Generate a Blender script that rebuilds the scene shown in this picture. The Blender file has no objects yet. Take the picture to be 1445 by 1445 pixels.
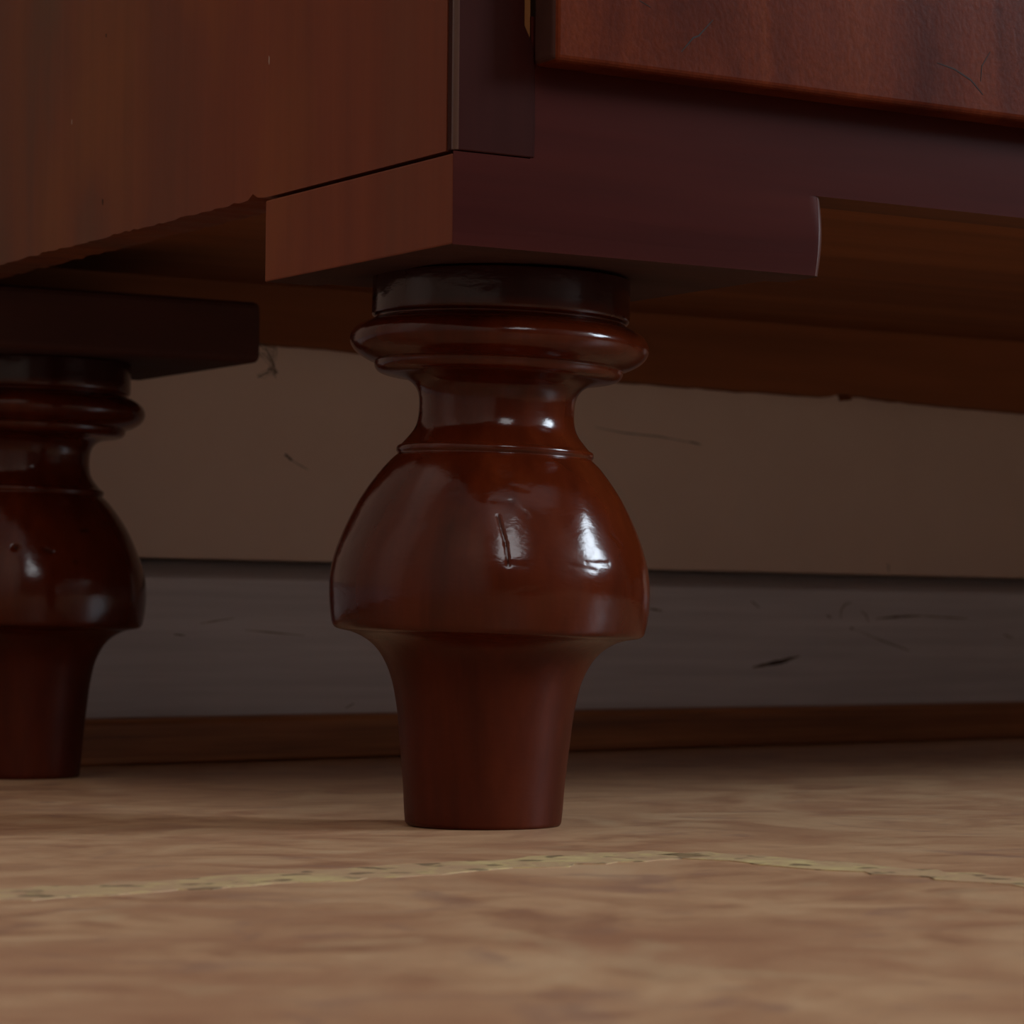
import bpy, bmesh, math, random
from mathutils import Vector, Matrix, noise

random.seed(7)
scene = bpy.context.scene
COL = scene.collection
R = math.radians

# ------------------------------------------------------------------ camera, light, exposure
F_PX = 4100.0
CAM_H = 0.0657
pitch = math.atan(149.5 / 4100.0)
roll = 0.0087
fw = Vector((0, math.cos(pitch), math.sin(pitch)))
r0 = Vector((1, 0, 0))
u0 = Vector((0, -math.sin(pitch), math.cos(pitch)))
rt = r0 * math.cos(roll) + u0 * math.sin(roll)
up = -r0 * math.sin(roll) + u0 * math.cos(roll)
cam_d = bpy.data.cameras.new('camera')
cam = bpy.data.objects.new('camera', cam_d)
COL.objects.link(cam)
cam.matrix_world = Matrix(((rt.x, up.x, -fw.x, 0), (rt.y, up.y, -fw.y, 0),
                           (rt.z, up.z, -fw.z, CAM_H), (0, 0, 0, 1)))
cam_d.sensor_width = 36.0
cam_d.lens = 36.0 * F_PX / 1445.0
cam_d.clip_start = 0.01
cam_d.dof.use_dof = True
cam_d.dof.focus_distance = 0.875
cam_d.dof.aperture_fstop = 34.0
scene.camera = cam

scene.view_settings.view_transform = 'Standard'
scene.view_settings.look = 'None'
scene.view_settings.gamma = 1.0
scene.view_settings.use_curve_mapping = False
scene.view_settings.exposure = 0.2

world = bpy.data.worlds.new('world')
world.use_nodes = True
world.node_tree.nodes['Background'].inputs[0].default_value = (0.75, 0.86, 1.0, 1)
world.node_tree.nodes['Background'].inputs[1].default_value = 0.3
scene.world = world

# frame of the room: x along the wall behind the chest, y into that wall, origin on the floor strip's front face
MW = Matrix.Translation((-0.186, 1.345, 0)) @ Matrix.Rotation(R(40), 4, 'Z')
# frame of the floor: sinks one in a hundred towards the wall
PIV = MW.inverted() @ Vector((-0.0083, 0.9225, 0))
MF = MW @ Matrix.Translation(PIV) @ Matrix.Rotation(-0.0100, 4, 'X')

X0, X1, Y0, Y1, HZ = -2.2, 1.75, -2.9, 0.018, 3.0     # room in the MW frame
WIN_R = (-2.82, -1.72, 0.86, 1.80)                     # window in the right wall: y0 y1 z0 z1
WIN_F = (-1.64, -0.70, 1.42, 2.88)                     # window in the wall behind the camera: x0 x1 z0 z1


def area(name, loc, direction, sx, sy, power, color):
    l = bpy.data.lights.new(name, 'AREA')
    l.shape = 'RECTANGLE'
    l.size, l.size_y = sx, sy
    l.energy = power
    l.color = color
    o = bpy.data.objects.new(name, l)
    COL.objects.link(o)
    d = (MW.to_3x3() @ Vector(direction)).normalized()
    q = d.to_track_quat('-Z', 'Y')
    o.matrix_world = Matrix.Translation(MW @ Vector(loc)) @ q.to_matrix().to_4x4()
    return o


area('window_daylight_right', (X1 + 0.07, (WIN_R[0] + WIN_R[1]) / 2, (WIN_R[2] + WIN_R[3]) / 2), (-1, 0, 0),
     WIN_R[1] - WIN_R[0], WIN_R[3] - WIN_R[2], 108.0, (0.76, 0.88, 1.0))
area('window_daylight_front', ((WIN_F[0] + WIN_F[1]) / 2, Y0 - 0.07, (WIN_F[2] + WIN_F[3]) / 2), (0, 1, 0),
     WIN_F[1] - WIN_F[0], WIN_F[3] - WIN_F[2], 27.0, (0.95, 0.97, 1.0))


# ------------------------------------------------------------------ materials
def srgb(r, g, b):
    def f(c):
        c /= 255.0
        return c / 12.92 if c <= 0.04045 else ((c + 0.055) / 1.055) ** 2.4
    return (f(r), f(g), f(b), 1.0)


class NT:
    def __init__(self, name):
        self.m = bpy.data.materials.new(name)
        self.m.use_nodes = True
        self.t = self.m.node_tree
        self.b = self.t.nodes['Principled BSDF']

    def n(self, typ, **kw):
        nd = self.t.nodes.new(typ)
        for k, v in kw.items():
            setattr(nd, k, v)
        return nd

    def l(self, a, b):
        self.t.links.new(a, b)

    def coords(self, scale=(1, 1, 1), loc=(0, 0, 0), kind='Object'):
        tc = self.n('ShaderNodeTexCoord')
        mp = self.n('ShaderNodeMapping')
        mp.inputs['Scale'].default_value = scale
        mp.inputs['Location'].default_value = loc
        self.l(tc.outputs[kind], mp.inputs['Vector'])
        return mp.outputs['Vector']

    def noise(self, vec, scale, detail=4, rough=0.55, dist=0.0):
        nd = self.n('ShaderNodeTexNoise')
        nd.inputs['Scale'].default_value = scale
        nd.inputs['Detail'].default_value = detail
        nd.inputs['Roughness'].default_value = rough
        nd.inputs['Distortion'].default_value = dist
        self.l(vec, nd.inputs['Vector'])
        return nd.outputs['Fac']

    def ramp(self, fac, stops, interp='LINEAR'):
        nd = self.n('ShaderNodeValToRGB')
        nd.color_ramp.interpolation = interp
        el = nd.color_ramp.elements
        while len(el) < len(stops):
            el.new(0.5)
        for e, (p, c) in zip(el, stops):
            e.position = p
            e.color = c
        self.l(fac, nd.inputs['Fac'])
        return nd.outputs['Color']

    def mix(self, fac, a, b, mode='MIX'):
        nd = self.n('ShaderNodeMix', data_type='RGBA', blend_type=mode)
        for s, v in ((nd.inputs[0], fac), (nd.inputs[6], a), (nd.inputs[7], b)):
            if hasattr(v, 'is_output'):
                self.l(v, s)
            else:
                s.default_value = v
        return nd.outputs[2]

    def bump(self, h, strength, dist=0.001, normal=None):
        nd = self.n('ShaderNodeBump')
        nd.inputs['Strength'].default_value = strength
        nd.inputs['Distance'].default_value = dist
        self.l(h, nd.inputs['Height'])
        if normal is not None:
            self.l(normal, nd.inputs['Normal'])
        return nd.outputs['Normal']

    def done(self, color, rough, normal=None, spec=0.5, coat=0.0, coat_rough=0.1):
        for s, v in ((self.b.inputs['Base Color'], color), (self.b.inputs['Roughness'], rough)):
            if hasattr(v, 'is_output'):
                self.l(v, s)
            else:
                s.default_value = v
        self.b.inputs['Specular IOR Level'].default_value = spec
        self.b.inputs['Coat Weight'].default_value = coat
        self.b.inputs['Coat Roughness'].default_value = coat_rough
        if normal is not None:
            self.l(normal, self.b.inputs['Normal'])
        return self.m


K0, K1 = (0, 0, 0, 1), (1, 1, 1, 1)


def wood(name, dark, mid, light, grain, rough=0.4, big=6.0, bump=0.15, spec=0.5, coat=0.0, coat_rough=0.1, fine=90.0):
    """grain: stretch of the object coordinates (small value = long direction)"""
    k = NT(name)
    v = k.coords(grain)
    a = k.noise(v, big, 5, 0.6, 0.6)
    b = k.noise(v, fine, 3, 0.6)
    c = k.ramp(a, [(0.28, dark), (0.5, mid), (0.74, light)])
    c = k.mix(k.ramp(b, [(0.35, (0.62, 0.62, 0.62, 1)), (0.65, K1)]), K0, c, 'MULTIPLY') if False else \
        k.mix(0.55, c, k.ramp(b, [(0.3, (0.55, 0.55, 0.55, 1)), (0.7, (1, 1, 1, 1))]), 'MULTIPLY')
    nrm = k.bump(b, bump, 0.0006)
    rg = k.ramp(a, [(0.2, (rough * 0.85,) * 3 + (1,)), (0.8, (rough * 1.2,) * 3 + (1,))])
    return k.done(c, rg, nrm, spec, coat, coat_rough)


def leg_material():
    k = NT('turned_mahogany_lacquer')
    v = k.coords((1, 1, 0.18))
    a = k.noise(v, 26, 5, 0.6, 0.8)
    b = k.noise(v, 210, 3, 0.6)
    c = k.ramp(a, [(0.28, (0.0336, 0.0047, 0.0012, 1)), (0.52, (0.0627, 0.0085, 0.0019, 1)), (0.76, (0.0918, 0.0146, 0.0031, 1))])
    c = k.mix(0.35, c, k.ramp(b, [(0.3, (0.5, 0.5, 0.5, 1)), (0.65, K1)]), 'MULTIPLY')
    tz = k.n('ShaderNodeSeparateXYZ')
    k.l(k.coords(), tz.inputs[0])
    c = k.mix(k.ramp(tz.outputs['Z'], [(0.1600, K0), (0.1612, K1)]), c, (0.024, 0.0062, 0.0052, 1))  # cap plate darkened: the shade beneath the chest is painted into its colour
    v2 = k.coords((1, 1, 2.2))
    d = k.noise(v2, 95, 3, 0.55, 0.4)
    e = k.noise(v2, 420, 2, 0.5)
    n1 = k.bump(d, 0.10, 0.0012)
    n2 = k.bump(e, 0.05, 0.0005, n1)
    # the foot is worn dull, the knop and the rings keep their polish
    tc = k.n('ShaderNodeTexCoord')
    sp = k.n('ShaderNodeSeparateXYZ')
    k.l(tc.outputs['Object'], sp.inputs[0])
    rg = k.ramp(sp.outputs['Z'], [(0.050, (0.42, 0.42, 0.42, 1)), (0.066, (0.15, 0.15, 0.15, 1))])
    sg = k.ramp(sp.outputs['Z'], [(0.050, (0.14, 0.14, 0.14, 1)), (0.066, (0.28, 0.28, 0.28, 1))])
    at = k.n('ShaderNodeAttribute', attribute_name='dirt')
    sg = k.mix(at.outputs['Fac'], sg, K0)
    c = k.mix(at.outputs['Fac'], c, (0.006, 0.003, 0.002, 1))
    m = k.done(c, rg, n2, 0.5)
    k.l(sg, k.b.inputs['Specular IOR Level'])
    return m


M = {}
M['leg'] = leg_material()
M['side_plain'] = wood('faded_side_wood', (0.1050, 0.0363, 0.0203, 1), (0.1560, 0.0363, 0.0169, 1), (0.2070, 0.0513, 0.0196, 1),
                 (1, 1, 0.05), 0.5, 9.0, 0.12, 0.12)
M['rail'] = wood('dark_mahogany_rail', (0.0299, 0.0055, 0.0047, 1), (0.0437, 0.0074, 0.0053, 1), (0.0621, 0.0105, 0.0058, 1),
                 (0.06, 1, 1), 0.28, 14.0, 0.10, 0.04)
M['stile'] = wood('dark_mahogany_stile', (0.022, 0.0055, 0.0050, 1), (0.030, 0.0070, 0.0055, 1), (0.042, 0.0090, 0.0060, 1),
                  (1, 1, 0.06), 0.28, 14.0, 0.10, 0.04)
M['under_mid'] = wood('stained_board_underside', (0.085, 0.027, 0.010, 1), (0.115, 0.038, 0.013, 1), (0.150, 0.052, 0.018, 1),
                      (0.05, 1, 1), 0.7, 10.0, 0.3, 0.2)
M['edge'] = wood('rubbed_polished_edge', (0.040, 0.012, 0.009, 1), (0.055, 0.017, 0.012, 1), (0.075, 0.024, 0.016, 1),
                 (1, 1, 0.06), 0.30, 14.0, 0.05, 0.9)
M['under'] = wood('rough_dark_underside', (0.1820, 0.0588, 0.0182, 1), (0.2520, 0.0840, 0.0266, 1), (0.3360, 0.1176, 0.0392, 1),
                  (0.05, 1, 1), 0.75, 10.0, 0.3, 0.25)
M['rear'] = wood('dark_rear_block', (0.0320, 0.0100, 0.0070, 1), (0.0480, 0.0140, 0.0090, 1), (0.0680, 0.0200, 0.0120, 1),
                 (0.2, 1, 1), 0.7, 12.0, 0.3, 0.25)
M['raw'] = wood('worn_bare_edge', (0.16, 0.055, 0.012, 1), (0.24, 0.085, 0.018, 1), (0.30, 0.11, 0.025, 1),
                (1, 1, 0.1), 0.6, 20.0, 0.2, 0.3)


def side_material():
    k = NT('faded_side_wood')
    v = k.coords((1, 1, 0.05))
    a = k.noise(v, 9, 5, 0.6, 0.6)
    b = k.noise(v, 120, 3, 0.6)
    g = k.noise(k.coords((1, 1, 0.45)), 13, 3, 0.55, 0.5)
    c = k.ramp(a, [(0.28, (0.115, 0.038, 0.020, 1)), (0.5, (0.150, 0.036, 0.0165, 1)), (0.74, (0.190, 0.048, 0.018, 1))])
    c = k.mix(k.ramp(g, [(0.54, K0), (0.70, (0.55, 0.55, 0.55, 1))]), c, (0.215, 0.064, 0.014, 1))
    # sun-faded, greyer towards the back edge
    sp = k.n('ShaderNodeSeparateXYZ')
    k.l(k.coords(), sp.inputs[0])
    fade = k.mix(1.0, k.ramp(sp.outputs['Y'], [(0.13, K0), (0.30, K1)]), k.ramp(g, [(0.34, (0.9, 0.9, 0.9, 1)), (0.60, (0.25, 0.25, 0.25, 1))]), 'MULTIPLY')
    c = k.mix(fade, c, (0.100, 0.058, 0.034, 1))
    c = k.mix(0.4, c, k.ramp(b, [(0.3, (0.6, 0.6, 0.6, 1)), (0.7, K1)]), 'MULTIPLY')
    return k.done(c, 0.5, k.bump(b, 0.12, 0.0006), 0.12)


M['side'] = side_material()


def drawer_material():
    k = NT('crazed_drawer_veneer')
    v = k.coords((1, 1, 0.16))
    a = k.noise(v, 34, 5, 0.6, 0.7)
    c = k.ramp(a, [(0.28, (0.050, 0.0080, 0.0030, 1)), (0.5, (0.086, 0.0150, 0.0050, 1)), (0.75, (0.128, 0.027, 0.0085, 1))])
    v2 = k.coords((1, 1, 0.7))
    g = k.noise(v2, 620, 3, 0.65)
    h = k.noise(v2, 120, 3, 0.6)
    c = k.mix(0.45, c, k.ramp(g, [(0.35, (0.55, 0.5, 0.5, 1)), (0.62, K1)]), 'MULTIPLY')
    n1 = k.bump(g, 0.16, 0.0004)
    n2 = k.bump(h, 0.08, 0.0010, n1)
    return k.done(c, 0.32, n2, 0.035)


M['drawer'] = drawer_material()


def vinyl():
    k = NT('marbled_brown_vinyl')
    v = k.coords()
    big = k.noise(v, 10, 3, 0.55, 1.6)
    mid = k.noise(v, 20, 3.0, 0.52, 1.8)
    pch = k.noise(v, 17, 3, 0.55, 2.2)
    fin = k.noise(v, 300, 3, 0.6)
    c = k.ramp(mid, [(0.30, (0.315, 0.158, 0.084, 1)), (0.44, (0.420, 0.232, 0.123, 1)), (0.57, (0.490, 0.290, 0.157, 1)),
                     (0.74, (0.540, 0.348, 0.197, 1))])
    c = k.mix(k.ramp(big, [(0.46, K0), (0.68, (0.65, 0.65, 0.65, 1))]), c, (0.350, 0.170, 0.090, 1))
    c = k.mix(k.ramp(pch, [(0.58, K0), (0.72, (0.6, 0.6, 0.6, 1))]), c, (0.265, 0.145, 0.100, 1))
    c = k.mix(k.ramp(pch, [(0.30, (0.4, 0.4, 0.4, 1)), (0.42, K0)]), c, (0.520, 0.360, 0.205, 1))
    c = k.mix(0.25, c, k.ramp(fin, [(0.3, (0.6, 0.6, 0.6, 1)), (0.7, K1)]), 'MULTIPLY')
    n1 = k.bump(fin, 0.08, 0.0004)
    n2 = k.bump(mid, 0.06, 0.001, n1)
    return k.done(c, 0.42, n2, 0.5)


def band():
    k = NT('yellowed_floor_border')
    v = k.coords()
    a = k.noise(v, 42, 5, 0.68, 1.4)
    s = k.noise(v, 95, 2, 0.5)
    c = k.ramp(a, [(0.38, (0.400, 0.240, 0.135, 1)), (0.48, (0.440, 0.300, 0.165, 1)), (0.57, (0.500, 0.380, 0.180, 1)),
                   (0.70, (0.570, 0.460, 0.220, 1))])
    w = k.noise(v, 17, 3, 0.6, 1.0)
    c = k.mix(k.ramp(w, [(0.44, K0), (0.60, (0.75, 0.75, 0.75, 1))]), c, (0.430, 0.270, 0.155, 1))
    y = k.noise(v, 130, 3, 0.6)
    c = k.mix(k.ramp(y, [(0.54, K0), (0.62, (0.45, 0.45, 0.45, 1))]), c, (0.580, 0.470, 0.200, 1))
    c = k.mix(k.ramp(s, [(0.37, (0.85, 0.85, 0.85, 1)), (0.42, K0)]), c, (0.14, 0.095, 0.050, 1))
    return k.done(c, 0.5, k.bump(a, 0.1, 0.0006), 0.35)


M['vinyl'] = vinyl()
M['band'] = band()


def paint(name, col, col2, rough, sc, bump, stretch=(1, 1, 1)):
    k = NT(name)
    v = k.coords(stretch)
    a = k.noise(v, sc, 4, 0.6)
    f = k.noise(v, 420, 2, 0.6)
    c = k.mix(k.ramp(a, [(0.35, K0), (0.7, K1)]), col, col2)
    return k.done(c, rough, k.bump(f, bump, 0.0005), 0.35)


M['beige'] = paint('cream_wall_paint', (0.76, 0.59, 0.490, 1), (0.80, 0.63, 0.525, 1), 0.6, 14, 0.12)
M['white'] = paint('aged_white_gloss_paint', (0.60, 0.585, 0.62, 1), (0.74, 0.72, 0.76, 1), 0.6, 150, 0.2, (0.035, 1, 1))
M['strip'] = wood('brown_floor_strip_wood', (0.1900, 0.0684, 0.0247, 1), (0.3420, 0.1292, 0.0456, 1), (0.5130, 0.2090, 0.0798, 1),
                  (0.03, 1, 1), 0.5, 170.0, 0.35, 0.4, fine=420.0)
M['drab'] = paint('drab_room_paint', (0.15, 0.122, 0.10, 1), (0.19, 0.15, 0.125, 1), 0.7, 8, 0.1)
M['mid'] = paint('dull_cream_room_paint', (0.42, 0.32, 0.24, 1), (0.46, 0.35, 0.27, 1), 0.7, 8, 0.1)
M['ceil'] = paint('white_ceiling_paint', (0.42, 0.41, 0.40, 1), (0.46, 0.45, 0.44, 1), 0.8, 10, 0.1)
M['scuff'] = paint('brown_scuff', (0.100, 0.062, 0.040, 1), (0.15, 0.095, 0.06, 1), 0.7, 300, 0.2)
M['scuff_faint'] = paint('faint_scuff', (0.22, 0.165, 0.125, 1), (0.27, 0.21, 0.165, 1), 0.7, 300, 0.2)
M['frame'] = paint('white_window_paint', (0.6, 0.6, 0.58, 1), (0.66, 0.66, 0.64, 1), 0.4, 20, 0.1)
M['dust'] = paint('grey_dust', (0.10, 0.075, 0.055, 1), (0.16, 0.12, 0.09, 1), 0.9, 500, 0.2)
M['fleck'] = paint('pale_fleck', (0.30, 0.24, 0.19, 1), (0.38, 0.30, 0.24, 1), 0.7, 300, 0.1)
M['nick'] = paint('dark_nick', (0.012, 0.005, 0.003, 1), (0.02, 0.008, 0.005, 1), 0.8, 300, 0.1)


# ------------------------------------------------------------------ mesh helpers
def link(name, bm, mat, parent=None, smooth=False, bevel=0.0, segs=2, matrix=None):
    bmesh.ops.recalc_face_normals(bm, faces=bm.faces[:])
    me = bpy.data.meshes.new(name)
    bm.to_mesh(me)
    bm.free()
    me.materials.append(mat)
    if smooth:
        for p in me.polygons:
            p.use_smooth = True
    o = bpy.data.objects.new(name, me)
    COL.objects.link(o)
    if parent is not None:
        o.parent = parent
    if matrix is not None:
        o.matrix_world = matrix
    if bevel > 0:
        b = o.modifiers.new('edge', 'BEVEL')
        b.width = bevel
        b.segments = segs
        b.limit_method = 'ANGLE'
        b.angle_limit = R(40)
    return o


def box(bm, x0, x1, y0, y1, z0, z1):
    v = [bm.verts.new((x, y, z)) for z in (z0, z1) for y in (y0, y1) for x in (x0, x1)]
    for q in ((0, 2, 3, 1), (4, 5, 7, 6), (0, 1, 5, 4), (2, 6, 7, 3), (0, 4, 6, 2), (1, 3, 7, 5)):
        bm.faces.new([v[i] for i in q])
    return v


def bx(*a):
    bm = bmesh.new()
    box(bm, *a)
    return bm


def prism(pts, axis, a0, a1):
    """outline pts (p, q) extruded from a0 to a1; axis 'y': (p, a, q), axis 'x': (a, p, q)"""
    bm = bmesh.new()
    f = (lambda p, a: (p[0], a, p[1])) if axis == 'y' else (lambda p, a: (a, p[0], p[1]))
    A = [bm.verts.new(f(p, a0)) for p in pts]
    B = [bm.verts.new(f(p, a1)) for p in pts]
    n = len(pts)
    bm.faces.new(A)
    bm.faces.new(B[::-1])
    for i in range(n):
        bm.faces.new((A[i], A[(i + 1) % n], B[(i + 1) % n], B[i]))
    return bm


def tag(o, label=None, cat=None, group=None, kind=None):
    if label:
        o['label'] = label
    if cat:
        o['category'] = cat
    if group:
        o['group'] = group
    if kind:
        o['kind'] = kind
    return o


# ------------------------------------------------------------------ the room
def floor_z(x, y):           # height of the floor (world) at a point of the room frame
    return -0.0100 * (y - PIV.y)


fx0, fx1 = X0 - PIV.x - 0.05, X1 - PIV.x + 0.05
fy0, fy1 = Y0 - PIV.y - 0.05, 0.05 - PIV.y
floor = link('floor', bx(fx0, fx1, fy0, fy1, -0.03, 0.0), M['vinyl'], matrix=MF)
tag(floor, 'brown marbled vinyl floor with a yellowed border line', kind='structure')


def strip_mesh(length, width, n, seed):
    rnd = random.Random(seed)
    bm = bmesh.new()
    rows = []
    for i in range(n + 1):
        x = length * i / n
        w0 = -width / 2 + rnd.uniform(-0.0032, 0.0032)
        w1 = width / 2 + rnd.uniform(-0.0032, 0.0032)
        rows.append([bm.verts.new(c) for c in ((x, w0, -0.002), (x, w0, 0.00025), (x, w1, 0.00025), (x, w1, -0.002))])
    for a, b in zip(rows, rows[1:]):
        for j in range(4):
            bm.faces.new((a[j], a[(j + 1) % 4], b[(j + 1) % 4], b[j]))
    bm.faces.new(rows[0])
    bm.faces.new(rows[-1][::-1])
    return bm


BU, BV, BL, BW = -0.035, -0.128, 0.62, 0.027      # corner of the border nearest the leg, its side and width
for i, (lx, ly, ang, dx) in enumerate(((BU, BV, 180, 0), (BU, BV, -90, 0),
                                       (BU - BL, BV - BL, 0, 0), (BU - BL, BV - BL, 90, 0))):
    s = link('border_strip', strip_mesh(BL, BW if i != 1 else BW * 0.7, 90, 11 + i), M['band'], floor)
    s.matrix_parent_inverse = Matrix.Identity(4)
    s.matrix_local = Matrix.Translation((lx, ly, 0)) @ Matrix.Rotation(R(ang), 4, 'Z')


def wall_struct(name, bm, mat, bevel=0.0):
    return tag(link(name, bm, mat, matrix=MW, bevel=bevel), kind='structure')


# wall behind the chest: cream paint down to the skirting
wall_back = wall_struct('wall_back', bx(X0, X1, Y1, Y1 + 0.1, 0.0930, HZ), M['beige'], 0.0006)
# skirting with a hollow along its top
prof = [(Y1 + 0.0996, -0.02), (Y1, -0.02), (Y1, 0.0832), (Y1 + 0.0006, 0.0838)]
for i in range(1, 7):
    a = i / 6 * math.pi / 2
    prof.append((Y1 + 0.0006 + 0.024 * (i / 6) ** 1.4, 0.0838 + 0.0088 * i / 6))
prof += [(Y1 + 0.0996, 0.0926)]
baseboard = wall_struct('baseboard_back', prism(prof, 'x', X0, X1), M['white'])


def floor_strip():
    bm = bmesh.new()
    rows = []
    n = 120
    for i in range(n + 1):
        x = X0 + (X1 - X0) * i / n
        zt = 0.0172 + 0.0004 * noise.noise((x * 3, 0, 0))
        zb = -0.0040 + 0.0007 * noise.noise((x * 2.2, 5, 0))
        P = [(0.0178, zt), (0.003, zt), (0.0012, zt - 0.0006), (0.0, zt - 0.0026), (0.0, zb + 0.001), (0.0008, zb), (0.0178, zb)]
        rows.append([bm.verts.new((x, y, z)) for y, z in P])
    m = len(rows[0])
    for a, b in zip(rows, rows[1:]):
        for j in range(m):
            bm.faces.new((a[j], a[(j + 1) % m], b[(j + 1) % m], b[j]))
    bm.faces.new(rows[0])
    bm.faces.new(rows[-1][::-1])
    return bm


strip = wall_struct('trim_1', floor_strip(), M['strip'])
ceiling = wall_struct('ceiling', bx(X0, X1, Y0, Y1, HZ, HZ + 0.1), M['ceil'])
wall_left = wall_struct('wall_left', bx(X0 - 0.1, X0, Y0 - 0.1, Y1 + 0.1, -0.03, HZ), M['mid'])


def holed(axis, a0, a1, p0, p1, w):
    """wall slab between p0 and p1 (thickness a0..a1) with one window opening w = (p0, p1, z0, z1)"""
    bm = bmesh.new()
    for (q0, q1, z0, z1) in ((p0, w[0], -0.03, HZ), (w[1], p1, -0.03, HZ), (w[0], w[1], -0.03, w[2]), (w[0], w[1], w[3], HZ)):
        if axis == 'x':
            box(bm, a0, a1, q0, q1, z0, z1)
        else:
            box(bm, q0, q1, a0, a1, z0, z1)
    return bm


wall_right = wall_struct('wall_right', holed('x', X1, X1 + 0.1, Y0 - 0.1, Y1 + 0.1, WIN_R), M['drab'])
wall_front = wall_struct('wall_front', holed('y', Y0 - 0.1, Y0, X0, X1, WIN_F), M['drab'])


def window(name, axis, a, w):
    bm = bmesh.new()
    t = 0.035
    zm = (w[2] + w[3]) / 2
    parts = ((w[0], w[0] + t, w[2], w[3]), (w[1] - t, w[1], w[2], w[3]), (w[0] + t, w[1] - t, w[2], w[2] + t),
             (w[0] + t, w[1] - t, w[3] - t, w[3]), (w[0] + t, w[1] - t, zm - 0.012, zm + 0.012))
    for (q0, q1, z0, z1) in parts:
        if axis == 'x':
            box(bm, a, a + 0.04, q0, q1, z0, z1)
        else:
            box(bm, q0, q1, a - 0.04, a, z0, z1)
    return wall_struct(name, bm, M['frame'])


window('window_1', 'x', X1 + 0.01, WIN_R)
window('window_2', 'y', Y0 - 0.01, WIN_F)


def scuff(name, pts, w, mat, parent, seed):
    """a flat tapering mark on the wall face: pts are (x, z) in the room frame"""
    rnd = random.Random(seed)
    P = [Vector((p[0], p[1])) for p in pts]
    D = []
    for a, b in zip(P, P[1:]):
        for i in range(5):
            D.append(a.lerp(b, i / 5))
    D.append(P[-1])
    bm = bmesh.new()
    n = len(D)
    rows = []
    for i, p in enumerate(D):
        d = (D[min(i + 1, n - 1)] - D[max(i - 1, 0)]).normalized()
        k = w * (0.22 + 0.78 * math.sin(math.pi * (i + 0.35) / (n - 0.3))) * rnd.uniform(0.65, 1.25) * 0.5
        nn = Vector((-d.y, d.x)) * k
        rows.append([bm.verts.new((q.x, y, q.y)) for y in (Y1 - 0.00015, Y1 + 0.0008) for q in (p - nn, p + nn)])
    for a, b in zip(rows, rows[1:]):
        for j, k in ((0, 1), (1, 3), (3, 2), (2, 0)):
            bm.faces.new((a[j], a[k], b[k], b[j]))
    for r in (rows[0], rows[-1]):
        bm.faces.new((r[0], r[1], r[3], r[2]))
    o = link(name, bm, mat, parent)
    o.matrix_parent_inverse = Matrix.Identity(4)
    return o


WALL_MARKS = [
    ([(0.3159, 0.1687), (0.3365, 0.1666), (0.3628, 0.1659), (0.394, 0.163)], 0.0007, 'scuff_faint'),
    ([(0.3860, 0.1642), (0.3945, 0.1628)], 0.0009, 'scuff'),
    ([(0.1114, 0.1454), (0.1158, 0.1424)], 0.0016, 'scuff'),
    ([(0.1158, 0.1424), (0.1257, 0.1382)], 0.0005, 'scuff_faint'),
    ([(0.5472, 0.0997), (0.5478, 0.0947)], 0.0009, 'scuff')]
BASE_MARKS = [
    ([(0.4358, 0.0390), (0.4544, 0.0417), (0.4733, 0.0453)], 0.0024, 'scuff'),
    ([(0.4480, 0.0405), (0.4640, 0.0424)], 0.0018, 'nick'),
    ([(0.5071, 0.0665), (0.5076, 0.0723), (0.5112, 0.0756), (0.5171, 0.0765)], 0.0007, 'scuff'),
    ([(0.5237, 0.072), (0.5286, 0.0692), (0.531, 0.0646)], 0.0005, 'scuff'),
    ([(0.537, 0.0671), (0.5578, 0.0685), (0.5764, 0.0691)], 0.0013, 'scuff'),
    ([(0.5764, 0.0691), (0.6176, 0.0677)], 0.0009, 'scuff_faint'),
    ([(0.5154, 0.0616), (0.5175, 0.0611)], 0.0012, 'scuff'),
    ([(0.5185, 0.0610), (0.5347, 0.0563), (0.5487, 0.0526)], 0.0004, 'scuff_faint'),
    ([(0.5347, 0.0563), (0.5487, 0.0526), (0.5659, 0.0485)], 0.0007, 'scuff'),
    ([(0.4344, 0.0765), (0.4412, 0.0725)], 0.0006, 'scuff'),
    ([(0.4953, 0.0689), (0.4994, 0.0673)], 0.0009, 'scuff'),
    ([(0.3558, 0.0714), (0.3663, 0.0703)], 0.0010, 'scuff'),
    ([(0.0625, 0.0617), (0.0822, 0.0645)], 0.0005, 'scuff_faint'),
    ([(0.0886, 0.0587), (0.1247, 0.0561)], 0.0006, 'scuff_faint'),
    ([(0.0475, 0.0565), (0.0544, 0.0559)], 0.0006, 'scuff'),
    ([(0.6502, 0.0584), (0.6601, 0.0558)], 0.0008, 'scuff_faint'),
    ([(0.1501, 0.0197), (0.1558, 0.0224)], 0.0005, 'scuff')]
for i, (p, w, m) in enumerate(WALL_MARKS):
    scuff('scuff', p, w, M[m], wall_back, i)
for i, (p, w, m) in enumerate(BASE_MARKS):
    scuff('scuff', p, w, M[m], baseboard, 50 + i)

# ------------------------------------------------------------------ the chest of drawers
# its frame: x along the front, y towards the back, corner of front and left side at the origin
CW, CD, CH = 1.25, 0.516, 0.86
chest = bpy.data.objects.new('chest_of_drawers', None)
COL.objects.link(chest)
chest.location = (-0.0178, 0.832, 0)
chest.rotation_euler = (0, 0, R(32))
chest.empty_display_size = 0.1
tag(chest, 'old reddish-brown mahogany chest of drawers on turned bun legs against the cream wall', 'chest')
MC = Matrix.Translation(chest.location) @ Matrix.Rotation(R(32), 4, 'Z')


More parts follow.
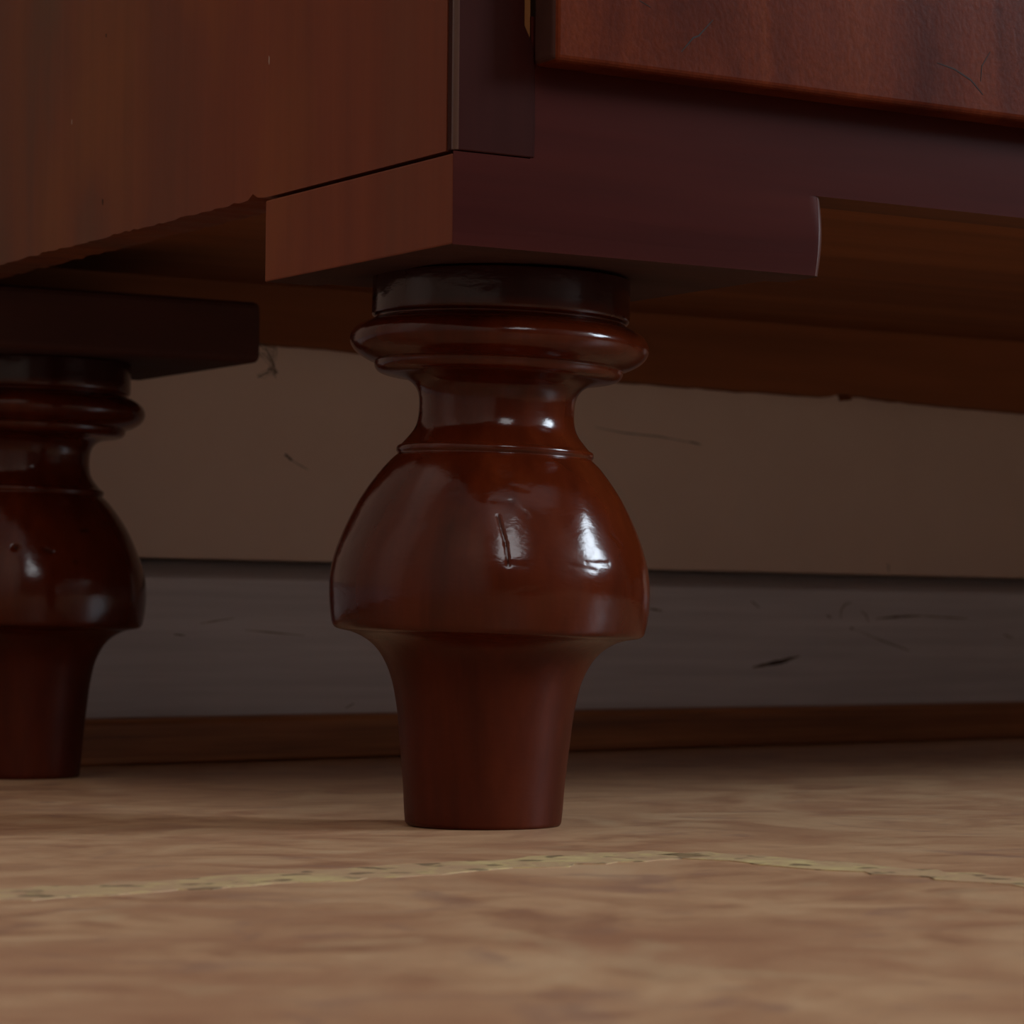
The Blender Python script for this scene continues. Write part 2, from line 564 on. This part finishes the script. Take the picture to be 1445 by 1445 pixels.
def part(name, bm, mat, bevel=0.0, segs=2, smooth=False, label=None):
    o = link(name, bm, mat, chest, smooth, bevel, segs)
    if label:
        o['label'] = label
    return o


# front board: bottom rail and the two corner feet in one piece, mitred at the ends
BZ, JZ, RZ = 0.1730, 0.2000, 0.1980
SE, TH = 0.1358, 0.02
S0 = SE - 0.0065
pts = [(0, BZ), (S0, BZ), (S0, RZ), (CW - SE, RZ), (CW - SE, BZ), (CW, BZ), (CW, JZ),
       (CW - 0.0262, JZ), (CW - 0.0262, 0.242), (0.0262, 0.242), (0.0262, JZ), (0, JZ)]
bm = prism(pts, 'y', 0, TH)
for v in bm.verts:
    if v.co.y > 0.01:
        if v.co.x < 1e-6:
            v.co.x = TH
        elif v.co.x > CW - 1e-6:
            v.co.x = CW - TH
part_end = bmesh.new()                                      # rounded, rubbed end of the foot
NR, RR = 12, 0.0034
rows = []
for i in range(NR + 1):
    k = i / NR
    z = BZ + (RZ - BZ) * k
    se = SE - 0.0014 * ((k - 0.62) / 0.62) ** 2
    row = [(S0, 0.0)]
    for q in range(1, 4):
        row.append((S0 + (se - RR - S0) * q / 3, 0.0))
    for q in range(1, 9):
        a = q / 8 * math.pi / 2
        row.append((se - RR + RR * math.sin(a), RR * (1 - math.cos(a))))
    row += [(se, TH), (S0, TH)]
    out = []
    for (x, y) in row:
        w = max(0.0, min(1.0, (x - S0) / (SE - S0)))
        out.append(part_end.verts.new((x, y + (0.0010 * (2 * k - 0.85) ** 2 * w * w if y < TH - 1e-6 else 0), z)))
    rows.append(out)
for a, b in zip(rows, rows[1:]):
    for q in range(len(a) - 1):
        n = q + 1
        f = part_end.faces.new((a[q], a[n], b[n], b[q]))
        f.smooth = q < 12
        f.material_index = 1 if 4 <= q < 12 else 0
caps = [part_end.faces.new(rows[0]), part_end.faces.new(rows[-1][::-1])]
for f in caps:
    for e in f.edges:
        e.smooth = False
bmesh.ops.recalc_face_normals(part_end, faces=part_end.faces[:])
tmp = bpy.data.meshes.new('tmp')
part_end.to_mesh(tmp)
part_end.free()
bm.from_mesh(tmp)
bpy.data.meshes.remove(tmp)
o = part('front_board', bm, M['rail'])
for m in ('edge', 'rear', 'under_mid'):
    o.data.materials.append(M[m])
for p in o.data.polygons:
    if p.normal.z < -0.9:
        p.material_index = 2 if p.center.z < 0.18 else 3


def side_block(mx):
    bm = bx(0, TH, 0, 0.1180, BZ, JZ - 0.0006)
    for v in bm.verts:
        if v.co.y < 1e-6 and v.co.x > 0.01:
            v.co.y = TH
        if mx:
            v.co.x = CW - v.co.x
    return bm


for q in (False, True):
    o = part('foot_block', side_block(q), M['side'], 0.0006)
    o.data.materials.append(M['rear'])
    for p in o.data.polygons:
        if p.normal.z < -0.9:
            p.material_index = 1          # downward faces get the darker rear-block wood
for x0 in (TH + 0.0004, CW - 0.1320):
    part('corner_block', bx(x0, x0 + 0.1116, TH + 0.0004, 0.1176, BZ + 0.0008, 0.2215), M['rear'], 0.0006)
for x0 in (0.0004, CW - 0.1360):
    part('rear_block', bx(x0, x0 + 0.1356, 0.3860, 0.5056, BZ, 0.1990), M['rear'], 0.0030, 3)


def side_panel(x0, seed):
    rnd = random.Random(seed)
    pts = [(0.0042, 0.2004)]
    n = 150
    for i in range(1, n):
        y = 0.0042 + (CD - 0.0042) * i / n
        j = 0.0 if y < 0.118 else abs(rnd.gauss(0, 0.00035)) + 0.0002
        if abs(y - 0.1269) < 0.002:
            j = 0.0022
        pts.append((y, 0.2004 + j))
    pts += [(CD, 0.2004), (CD, CH), (0.0042, CH)]
    return prism(pts, 'x', x0, x0 + 0.018)


sp = part('side_panel', side_panel(0, 3), M['side'])
part('side_panel', side_panel(CW - 0.018, 4), M['side'])
for (y, z, w, h, m) in ((0.1165, 0.2447, 0.0005, 0.0030, 'fleck'), (0.2450, 0.2741, 0.0009, 0.0016, 'nick'),
                        (0.2461, 0.2140, 0.0009, 0.0024, 'nick'), (0.1800, 0.2790, 0.0014, 0.0030, 'nick'),
                        (0.2750, 0.2470, 0.0005, 0.0020, 'fleck')):
    bm = prism([(y - w * 0.3, z - h / 2), (y + w * 0.4, z - h * 0.2), (y + w * 0.3, z + h / 2), (y - w * 0.4, z + h * 0.25)], 'x', -0.00012, 0.001)
    link('nick', bm, M[m], sp)


def stile(x0, mir):
    z0, z1 = 0.2003, CH
    pts = [(0.0, z0), (0.0276, z0), (0.0278, z0 + 0.010), (0.0274, 0.2310), (0.0262, 0.2345), (0.0238, 0.2390), (0.0236, 0.30), (0.0236, z1), (0.0, z1)]
    if mir:
        pts = [(CW - x, z) for x, z in pts]
    bm = prism(pts, 'y', -0.0004, 0.0036)
    xe = CW if mir else 0.0
    ed = [e for e in bm.edges if all(v.co.y < 0 and abs(v.co.x - xe) < 1e-6 for v in e.verts)]
    for f in bmesh.ops.bevel(bm, geom=ed, offset=0.0015, segments=3, affect='EDGES', profile=0.5)['faces']:
        f.material_index = 1
        f.smooth = True
    return bm


part('stile', stile(0, False), M['stile'], 0.0004, 2).data.materials.append(M['edge'])
part('stile', stile(0, True), M['stile'], 0.0004, 2).data.materials.append(M['edge'])
for a in (0.0225, CW - 0.0225 - 0.0038):
    part('stile_core', bx(a, a + 0.0038, 0.0008, 0.03, 0.2320, CH), M['raw'], label='bare orange-brown wood edge inside the stile')

# carcase
part('bottom_panel', bx(0.0205, CW - 0.0205, TH + 0.0005, 0.5055, 0.2220, 0.2320), M['under'])
edge = [(0.0185, 0.1952), (0.1956, 0.1941), (0.2432, 0.1934), (0.2865, 0.1916), (0.3400, 0.1893), (0.4035, 0.1867), (0.4567, 0.1856), (0.5334, 0.1851),
        (0.5376, 0.1851), (0.5405, 0.1860), (0.5418, 0.1872), (0.5502, 0.1868), (0.5509, 0.1839), (0.5516, 0.1842), (0.5520, 0.1868), (0.5993, 0.1845), (0.6735, 0.1824),
        (CW - 0.0185, 0.1800)]
full = []
rnd = random.Random(9)
for (a, b) in zip(edge, edge[1:]):
    k = max(1, int((b[0] - a[0]) / 0.006))
    for i in range(k):
        f = i / k
        full.append((a[0] + (b[0] - a[0]) * f, a[1] + (b[1] - a[1]) * f + (rnd.gauss(0, 0.00016) if k > 1 else 0)))
full.append(edge[-1])
full += [(CW - 0.0185, CH), (0.0185, CH)]
part('back_board', prism(full, 'y', 0.5065, 0.5165), M['under'])
part('top_board', bx(-0.02, CW + 0.02, -0.022, CD + 0.006, CH + 0.0005, CH + 0.025), M['rail'], 0.004, 3)
for z in (0.4022, 0.6022, 0.8120):
    part('drawer_rail', bx(0.0300, CW - 0.0300, 0.0015, 0.06, z, z + (0.0090 if z < 0.8 else CH - z)), M['rail'], 0.0006)


def drawer(z0, z1):
    bm = bx(0.0264, CW - 0.0264, -0.0125, -0.0004, z0, z1)
    o = part('drawer', bm, M['drawer'], 0.0020, 4)
    o.data.materials.append(M['rear'])
    for p in o.data.polygons:
        if abs(p.normal.x) > 0.9:
            p.material_index = 1
    return o


d1 = drawer(0.2270, 0.4000)
drawer(0.4130, 0.6000)
drawer(0.6130, 0.8100)
# fine cracks in the veneer of the lowest drawer
for i, (pl, w) in enumerate((([(0.0712, 0.2345), (0.0755, 0.2392), (0.0775, 0.2400), (0.0828, 0.2455)], 0.0005),
                             ([(0.1700, 0.2420), (0.1770, 0.2408), (0.1840, 0.2380), (0.1890, 0.2338)], 0.0005),
                             ([(0.1880, 0.2380), (0.1885, 0.2430), (0.1920, 0.2480)], 0.0004),
                             ([(0.0560, 0.2480), (0.0600, 0.2465)], 0.0004))):
    bm = bmesh.new()
    rows = []
    P = [Vector(p) for p in pl]
    for j, p in enumerate(P):
        d = (P[min(j + 1, len(P) - 1)] - P[max(j - 1, 0)]).normalized()
        k = Vector((-d.y, d.x)) * w * (0.25 if j in (0, len(P) - 1) else 0.5)
        rows.append([bm.verts.new((q.x, y, q.y)) for y in (-0.01258, -0.0120) for q in (p - k, p + k)])
    for a, b in zip(rows, rows[1:]):
        for j, k in ((0, 1), (1, 3), (3, 2), (2, 0)):
            bm.faces.new((a[j], a[k], b[k], b[j]))
    link('crack', bm, M['nick'], d1)

# ------------------------------------------------------------------ turned legs
PX = 0.000225
PROFILE = [(1164.8, 104), (1163, 107.5), (1160, 109.6), (1155, 110.4), (1108, 114), (1052, 119.5), (998, 125.8), (957, 135.5), (929, 149.5), (915, 162),
           (905, 177), (899, 192), (896.5, 205), (895, 212), (892.5, 217), (888, 220), (880, 222), (869, 223.8), (848, 225.6), (828, 225.8), (810, 224.2), (791, 220.5),
           (766, 212.5), (742, 202.5), (718, 191), (695, 177.5), (672, 161), (656, 147.5), (648.5, 139.5), (646.5, 137.2), (645, 137.6), (643, 139.2), (640, 139.6),
           (637, 139), (635, 137), (633.5, 133.8), (629, 129.5), (622, 123.5), (614, 117.5), (606, 113.4), (595, 110.8), (580, 110), (564, 111),
           (554, 114.5), (547, 120), (541.5, 128), (538.5, 137), (536.5, 148), (535, 160), (532.5, 168.5), (529, 173), (525, 175.3), (521, 176), (519, 176),
           (518, 177.4), (517, 181), (512, 192), (505, 202.5), (497, 209), (488, 211.6), (480, 210.2), (473, 205.8), (467, 198.5), (462.5, 190), (459.5, 183), (458, 178.5),
           (456.5, 176.5), (454.5, 176.5), (453, 179.5), (450.5, 181.8), (446, 182.4), (420, 182.4), (395.5, 182.4)]


def catmull(P, step):
    out = []
    n = len(P)
    for i in range(n - 1):
        p0, p1, p2, p3 = P[max(i - 1, 0)], P[i], P[i + 1], P[min(i + 2, n - 1)]
        L = math.hypot(p2[0] - p1[0], p2[1] - p1[1])
        k = max(1, int(round(L / step)))
        # keep tangents short next to short neighbours
        la = max(math.hypot(p1[0] - p0[0], p1[1] - p0[1]), 1e-9)
        lb = max(math.hypot(p3[0] - p2[0], p3[1] - p2[1]), 1e-9)
        t1 = [(p1[c] - p0[c]) / la + (p2[c] - p1[c]) / L for c in (0, 1)]
        t2 = [(p2[c] - p1[c]) / L + (p3[c] - p2[c]) / lb for c in (0, 1)]
        if i == 0:
            t1 = [2 * (p2[c] - p1[c]) / L for c in (0, 1)]
        if i == n - 2:
            t2 = [2 * (p2[c] - p1[c]) / L for c in (0, 1)]
        m1 = [t * 0.5 * L for t in t1]
        m2 = [t * 0.5 * L for t in t2]
        for j in range(k):
            s = j / k
            h = (2 * s**3 - 3 * s**2 + 1, s**3 - 2 * s**2 + s, -2 * s**3 + 3 * s**2, s**3 - s**2)
            out.append(tuple(h[0] * p1[c] + h[1] * m1[c] + h[2] * p2[c] + h[3] * m2[c] for c in (0, 1)))
    out.append(P[-1])
    return out


# dents: ((azimuth deg, height), (azimuth, height), half width, depth); azimuth 0 faces the viewer, + to the right
DENTS_FRONT = [((2.6, 0.0965), (5.6, 0.0880), 0.00048, 0.00020), ((5.6, 0.0880), (6.6, 0.0815), 0.00050, 0.00019),
               ((0.5, 0.1015), (8.0, 0.1008), 0.0012, 0.00012), ((8.0, 0.1008), (14.0, 0.0972), 0.0012, 0.00012),
               ((6.5, 0.0822), (12.5, 0.0815), 0.0010, 0.00007), ((36.0, 0.0833), (47.0, 0.0836), 0.0008, 0.00009),
               ((30.0, 0.0824), (40.0, 0.0812), 0.0008, 0.00008), ((53.0, 0.0925), (58.0, 0.0895), 0.0009, 0.00012),
               ((-19.0, 0.1035), (-16.0, 0.1036), 0.0012, 0.00016), ((9.0, 0.1060), (15.0, 0.1050), 0.0011, 0.0001),
               ((-31.0, 0.0940), (-27.0, 0.0930), 0.0015, 0.0001), ((12.0, 0.074), (16.0, 0.0745), 0.0015, 0.00007)]
DENTS_REAR = [((3.5, 0.0928), (3.6, 0.0928), 0.0009, 0.0030), ((17.5, 0.0925), (22.0, 0.0912), 0.0008, 0.0007),
              ((33.0, 0.088), (34.0, 0.0878), 0.0007, 0.0004), ((40.0, 0.101), (44.0, 0.1012), 0.0009, 0.0003)]



def tilt(z):
    P = [(-0.01, 0.004), (0.0, 0.006), (0.03, 0.017), (0.062, 0.028), (0.115, 0.031), (0.155, 0.036), (0.166, 0.018), (0.18, 0.006)]
    for (a, b) in zip(P, P[1:]):
        if z <= b[0]:
            return a[1] + (b[1] - a[1]) * (z - a[0]) / (b[0] - a[0])
    return P[-1][1]


def make_leg(segs, step, dents, drop, seed, amount=1.0):
    pts = catmull([((1164.8 - y) * PX, r * PX) for y, r in PROFILE], step)
    off, last = 0.0, 0.0
    bm = bmesh.new()
    lay = bm.verts.layers.float.new('dirt')
    rows = []
    for z, r in pts:
        off += tilt(0.5 * (z + last)) * (z - last) * amount
        last = z
        ph = tilt(z) * amount
        dz = -drop * max(0.0, 1.0 - z / 0.045)
        row = []
        for i in range(segs):
            az = 2 * math.pi * i / segs
            x, y = math.sin(az), -math.cos(az)
            rr = r
            dirt = 0.0
            a = math.degrees(az)
            a = a - 360 if a > 180 else a
            if 0.06 < z < 0.115:
                rr += 0.00016 * noise.noise((x * 3 + seed, y * 3, z * 60)) + 0.00005 * noise.noise((x * 9 + seed, y * 9, z * 190))
                for (p, q, w, dep) in dents:
                    if abs(z - 0.5 * (p[1] + q[1])) > 0.02:
                        continue
                    k = 0.0175 * r
                    P = Vector((a * k, z))
                    A, B = Vector((p[0] * k, p[1])), Vector((q[0] * k, q[1]))
                    ab = B - A
                    t = max(0.0, min(1.0, (P - A).dot(ab) / max(ab.length_squared, 1e-12)))
                    d = (P - A - ab * t).length
                    if d < 4 * w:
                        rr -= dep * math.exp(-(d / w) ** 2)
                        dirt = max(dirt, min(0.75, dep / 0.0003) * math.exp(-(d / (w * 0.8)) ** 2) * (1.0 if dep > 0.00018 else 0.25))
            else:
                rr += 0.00005 * noise.noise((x * 3 + seed, y * 3, z * 60))
            v = bm.verts.new((x * rr + off, y * rr, z + dz - x * rr * ph))
            v[lay] = dirt
            row.append(v)
        rows.append(row)
    for a, b in zip(rows, rows[1:]):
        for i in range(segs):
            j = (i + 1) % segs
            bm.faces.new((a[i], a[j], b[j], b[i]))
    bm.faces.new(rows[0])
    bm.faces.new(rows[-1][::-1])
    return bm


LEGS = [((0.0560, 0.0717), 560, 0.00042, DENTS_FRONT, 1.0, 1), ((0.0545, 0.4460), 300, 0.0008, DENTS_REAR, 0.75, 2),
        ((CW - 0.0560, 0.0717), 128, 0.002, [], 0.3, 3), ((CW - 0.0560, 0.4460), 128, 0.002, [], 0.3, 4)]
for (lx, ly), segs, step, dents, am, seed in LEGS:
    wp = MW.inverted() @ (MC @ Vector((lx, ly, 0)))
    drop = -floor_z(wp.x, wp.y)
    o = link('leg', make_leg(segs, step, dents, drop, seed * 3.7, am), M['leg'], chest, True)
    o.location = (lx, ly, 0)
    o.rotation_euler = (0, 0, R(-32))

# ------------------------------------------------------------------ cobweb on the rear block
rnd = random.Random(21)


def thread(bm, P, r):
    rows = []
    for i, p in enumerate(P):
        d = (Vector(P[min(i + 1, len(P) - 1)]) - Vector(P[max(i - 1, 0)])).normalized()
        a = d.orthogonal().normalized()
        b = d.cross(a)
        rows.append([bm.verts.new(Vector(p) + (a * math.cos(k * 2.094) + b * math.sin(k * 2.094)) * r) for k in range(3)])
    for a, b in zip(rows, rows[1:]):
        for i in range(3):
            bm.faces.new((a[i], a[(i + 1) % 3], b[(i + 1) % 3], b[i]))
    bm.faces.new(rows[0])
    bm.faces.new(rows[-1][::-1])


bm = bmesh.new()
paths = [((0.1362, 0.1850), (0.1450, 0.1805), (0.1472, 0.1745), (0.1490, 0.1702)), ((0.1362, 0.1790), (0.1435, 0.1780), (0.1475, 0.1735), (0.1450, 0.1700), (0.1400, 0.1686)),
         ((0.1362, 0.1830), (0.1490, 0.1812), (0.1480, 0.1770)), ((0.1455, 0.1720), (0.1492, 0.1700), (0.1470, 0.1695))]
for k in range(34):
    base = paths[k % len(paths)]
    P = []
    for i, (s, z) in enumerate(base):
        q = 0.0 if i == 0 else 0.0009
        P.append((s + rnd.gauss(0, q), 0.398 + rnd.gauss(0, 0.0012), z + rnd.gauss(0, q)))
    Q = []
    for a, b in zip(P, P[1:]):
        for j in range(4):
            t = j / 4
            Q.append(tuple(a[c] + (b[c] - a[c]) * t + rnd.gauss(0, 0.00015) for c in range(3)))
    Q.append(P[-1])
    thread(bm, Q, 0.00007)
web = link('cobweb', bm, M['dust'], matrix=MC)
tag(web, 'wispy dusty cobweb dangling from the rear block beside the back leg', 'cobweb')
